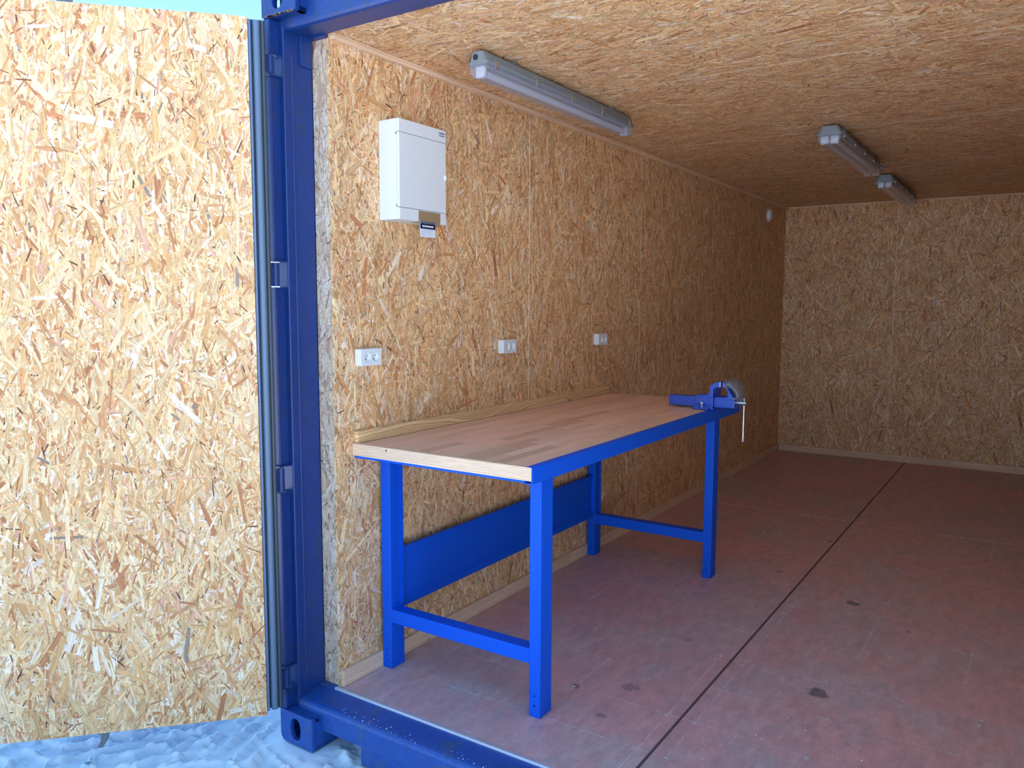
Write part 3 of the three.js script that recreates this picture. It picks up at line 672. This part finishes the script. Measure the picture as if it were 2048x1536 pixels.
// ---------------------------------------------------------------- workbench
{
  const W = top('workbench', 'bright blue steel workbench with a beech block top along the wall', 'workbench');
  const ZN = -0.075, ZF = -2.105, TOP = 0.888;
  const tt = new THREE.Group(); tt.name = 'tabletop'; W.add(tt);
  tt.userData.label = 'glued beech block worktop';
  const R = rng(41), tints = Array.from({ length: 7 }, (_, i) => M({ map: BEECH.map, roughness: 0.5, color: rgb(...[[1, 1, 1], [0.88, 0.84, 0.8], [0.96, 0.9, 0.87], [0.76, 0.69, 0.64], [1.0, 0.94, 0.88], [0.9, 0.88, 0.85], [0.98, 0.93, 0.94]][i]) }));
  const x0 = 0.0208, x1 = 0.7465, rows = 16, rw = (x1 - x0) / rows;
  for (let i = 0; i < rows; i++) {
    let z = ZN - 0.0205;
    const zEnd = ZF + 0.0205;
    let first = true;
    while (z > zEnd + 1e-6) {
      let l = first ? 0.12 + 0.4 * R() : 0.3 + 0.32 * R();
      first = false;
      if (z - l < zEnd + 0.14) l = z - zEnd;
      const g = bx(x0 + i * rw + 0.00012, x0 + (i + 1) * rw - 0.00012, TOP - 0.04, TOP - 0.0001 - 0.00025 * R(), z - 0.00012, z - l + 0.00012);
      part('stave', metreUV(g, BEECH.mW, BEECH.mH, R(), R(), true), tints[(R() * 7) | 0], tt);
      z -= l;
    }
  }
  part('rear_strip', pineUV(bx(0.0006, 0.0205, TOP - 0.04, TOP - 0.0006, ZN - 0.0203, ZF + 0.0203), 0.1, 0.2), mat.pine, tt);
  part('end_strip', metreUV(rbx(0.0006, 0.7675, TOP - 0.043, TOP + 0.0004, ZN, ZN - 0.02, 0.001), 2.1, 0.13, 0.35, 0.62), mat.pinePale, W, 'pale pine strip nailed to the end of the worktop');
  part('end_strip', metreUV(rbx(0.0006, 0.7675, TOP - 0.043, TOP + 0.0004, ZF, ZF + 0.02, 0.001), 2.1, 0.13, 0.1, 0.3), mat.pinePale, W);
  part('nose_rail', extrude([[0.747, TOP - 0.001], [0.747, TOP + 0.0012], [0.766, TOP + 0.0012], [0.7705, TOP], [0.772, TOP - 0.004], [0.772, TOP - 0.052], [0.769, TOP - 0.0535], [0.74, TOP - 0.0535], [0.74, TOP - 0.0505], [0.768, TOP - 0.0505], [0.768, TOP - 0.001]], 'z', ZF, ZN - 0.0005), mat.bench, W, 'blue steel nosing along the front of the worktop');
  part('under_frame', merged([bx(0.012, 0.742, TOP - 0.0505, TOP - 0.0405, ZN - 0.001, ZN - 0.03), bx(0.012, 0.742, TOP - 0.0505, TOP - 0.0405, ZF + 0.001, ZF + 0.03), bx(0.012, 0.05, TOP - 0.0505, TOP - 0.0405, ZN - 0.03, ZF + 0.03)]), mat.bench, W);
  part('back_board', pineUV(rbx(0.0006, 0.02, TOP + 0.0006, TOP + 0.044, -0.086, -2.1, 0.0015), 0.04, 0.22 - TOP / 0.13), mat.pine, W, 'pine upstand board with flowing grain and a knot along the wall');
  // legs: folded steel with bolt holes near the foot
  const hole = (x, y, z, ax, r = 0.0042) => { const c = cyl(r, 0.02, 12); if (ax === 'z') c.rotateX(Math.PI / 2); else c.rotateZ(Math.PI / 2); c.translate(x, y, z); return c; };
  for (const [zn, zf] of [[-0.205, -0.28], [-1.864, -1.936]]) {
    const yTop = TOP - 0.051;
    // front leg
    part('leg', cut(rbx(0.681, 0.726, 0.0004, yTop, zf, zn, 0.0025), [hole(0.703, 0.04, zn, 'z'), hole(0.703, 0.075, zn, 'z', 0.0034), hole(0.726, 0.3, (zn + zf) / 2, 'x', 0.003), hole(0.726, 0.52, (zn + zf) / 2, 'x', 0.003), hole(0.703, yTop - 0.015, zn, 'z', 0.0045)]), mat.bench, W);
    // rear leg, open channel towards the room
    part('leg', cut(rbx(0.016, 0.061, 0.0004, yTop, zf, zn, 0.0025), [hole(0.037, 0.03, zn, 'z', 0.0034), hole(0.037, 0.052, zn, 'z', 0.0034), hole(0.037, 0.074, zn, 'z', 0.0034), hole(0.061, 0.1, zf + 0.02, 'x', 0.003), bx(0.054, 0.07, 0.245, yTop + 0.01, zn - 0.024, zf + 0.013)]), mat.bench, W);
    const slots = [0.17, 0.36, 0.52].map((x) => { const g = new THREE.CapsuleGeometry(0.0045, 0.03, 4, 10); g.rotateZ(Math.PI / 2); g.translate(x, 0.236, zn - 0.03); return g; });
    part('stretcher', cut(rbx(0.0585, 0.683, 0.183, 0.236, zn - 0.056, zn - 0.002, 0.0025), slots), mat.bench, W);
    part('top_bracket', rbx(0.055, 0.7, TOP - 0.09, TOP - 0.0512, zn - 0.055, zn - 0.012, 0.002), mat.bench, W);
  }
  const mp = part('modesty_panel', bx(0.035, 0.037, 0.255, 0.452, -0.27, -1.87), mat.bench, W, 'long blue steel panel joining the rear legs');
  part('folded_edge', rbx(0.0352, 0.052, 0.4505, 0.4575, -0.276, -1.868, 0.0015), mat.bench, mp);
  part('folded_edge', extrude([[0.035, 0.262], [0.037, 0.262], [0.052, 0.246], [0.052, 0.222], [0.036, 0.222], [0.036, 0.224], [0.05, 0.224], [0.05, 0.2455]], 'z', -1.868, -0.276), mat.bench, mp);
}
crumbs('bench_crumbs', 'pale crumbs lying along the front edge of the worktop', 34, (R) => { const t = R(); return [0.56 + 0.18 * t, 0.8882, -0.25 - 1.0 * R()]; }, 15);

// ---------------------------------------------------------------- bench vise
{
  const V = top('bench_vise', 'blue cast iron bench vise bolted to the far corner of the workbench', 'vise');
  V.position.set(0, 0.8895, -1.765);
  const y = (v) => v - 0.8895;
  const E = (pts, hw, bev = 0.003) => extrude(pts.map(([a, b]) => [a, y(b)]), 'z', -hw, hw, bev);
  const base = part('base', E([[0.66, 0.8896], [0.768, 0.8896], [0.766, 0.902], [0.755, 0.908], [0.685, 0.908], [0.668, 0.899]], 0.06), mat.vise, V);
  part('base_lug', rbx(0.69, 0.755, y(0.8897), y(0.9), 0.05, 0.078, 0.004), mat.vise, base);
  part('slide_bar', rbx(0.532, 0.72, y(0.897), y(0.946), -0.03, 0.03, 0.004), mat.vise, V);
  const body = part('fixed_body', E([[0.672, 0.9], [0.672, 0.95], [0.68, 0.957], [0.728, 0.958], [0.742, 0.97], [0.756, 0.997], [0.764, 0.997], [0.764, 0.9]], 0.045), mat.vise, V);
  part('side_rib', rbx(0.684, 0.744, y(0.912), y(0.948), 0.044, 0.049, 0.002), mat.vise, body);
  part('fixed_jaw', E([[0.75, 0.985], [0.752, 1.004], [0.776, 1.024], [0.802, 1.027], [0.802, 1.0], [0.786, 0.999], [0.768, 0.987], [0.766, 0.95], [0.75, 0.95]], 0.06), mat.vise, V);
  part('jaw_plate', rbx(0.7985, 0.8025, y(1.001), y(1.0275), -0.06, 0.06, 0.001), mat.steel, V);
  const mj = part('moving_jaw', E([[0.804, 1.027], [0.814, 1.025], [0.832, 1.0], [0.848, 0.972], [0.866, 0.95], [0.867, 0.902], [0.772, 0.902], [0.768, 0.908], [0.768, 0.944], [0.772, 0.951], [0.829, 0.953], [0.833, 0.96], [0.831, 0.982], [0.822, 0.997], [0.804, 1.0]], 0.045), mat.vise, V);
  part('side_rib', rbx(0.776, 0.856, y(0.911), y(0.943), 0.044, 0.0485, 0.003), mat.vise, mj);
  const sc = cyl(0.0125, 0.047, 20); sc.rotateZ(Math.PI / 2); sc.translate(0.888, y(0.927), 0);
  const screw = part('screw', sc, mat.steel, V);
  const hb = cyl(0.0048, 0.2, 14); hb.translate(0.9, y(0.846), 0);
  const hd = part('handle', hb, mat.steel, screw);
  for (const yy of [0.948, 0.744]) { const k = new THREE.SphereGeometry(0.0085, 16, 12); k.translate(0.9, y(yy), 0); part('handle_knob', k, mat.steel, screw); }
  const bt = merged([(() => { const g = cyl(0.0032, 0.026, 10); g.translate(0.716, y(0.906), 0.066); return g; })(), (() => { const g = new THREE.SphereGeometry(0.0075, 14, 10); g.translate(0.716, y(0.921), 0.066); return g; })()]);
  part('clamp_bolt', bt, mat.zinc, base);
  // clear plastic bag drawn over the moving jaw
  const n = 26, m = 16, pos = [], idx = [], prof = [[0.806, 1.0305], [0.826, 1.04], [0.846, 1.043], [0.868, 1.03], [0.888, 1.006], [0.903, 0.975], [0.907, 0.953], [0.893, 0.94], [0.872, 0.938]];
  const curve = new THREE.SplineCurve(prof.map((q) => new THREE.Vector2(...q)));
  for (let i = 0; i <= n; i++) {
    const q = curve.getPoint(i / n);
    for (let j = 0; j <= m; j++) {
      const t = j / m * 2 - 1, s = 1 - 0.28 * Math.pow(Math.abs(t), 4), wob = 0.004 * (vnoise(i * 0.55, j * 0.7, 7) - 0.5);
      const cx = 0.83, cy = 0.97;
      pos.push(cx + (q.x - cx) * s + wob, y(cy + (q.y - cy) * s) + wob, t * 0.062 + 0.004 * (vnoise(i * 0.4, j * 0.5, 17) - 0.5));
    }
  }
  for (let i = 0; i < n; i++) for (let j = 0; j < m; j++) { const a = i * (m + 1) + j; idx.push(a, a + 1, a + m + 1, a + 1, a + m + 2, a + m + 1); }
  // near and far flaps of the bag
  for (const j of [0, m]) {
    const c0 = pos.length / 3, z = (j ? 1 : -1) * 0.058;
    for (let i = 0; i <= n; i++) { const q = curve.getPoint(i / n), t = i / n; pos.push(0.838 + (q.x - 0.838) * 0.45 + 0.012 * t, y(0.968 + (q.y - 0.968) * 0.42), z); }
    for (let i = 0; i < n; i++) { const a = i * (m + 1) + j, b = (i + 1) * (m + 1) + j; idx.push(a, c0 + i, b, b, c0 + i, c0 + i + 1); }
  }
  const bag = new THREE.BufferGeometry();
  bag.setAttribute('position', new THREE.Float32BufferAttribute(pos, 3));
  bag.setIndex(idx);
  bag.computeVertexNormals();
  const B = single('plastic_bag', bag, mat.film, 'clear grey plastic bag pulled over the jaw of the vise', 'plastic bag');
  B.position.copy(V.position);
}

// snow crumbs on the steel sill
crumbs('sill_crumbs', 'white snow crumbs along the front edge of the blue sill', 60, (R) => { const z = 0.085 + 0.033 * Math.sqrt(R()); return [0.04 + 1.1 * R(), -0.006 - (z - 0.022) * 0.1047 - Math.max(0, z - 0.108) * 0.19, z]; }, 23);

scene.traverse((o) => { if (o.isMesh) { o.castShadow = true; o.receiveShadow = true; } });
renderer.render(scene, camera);
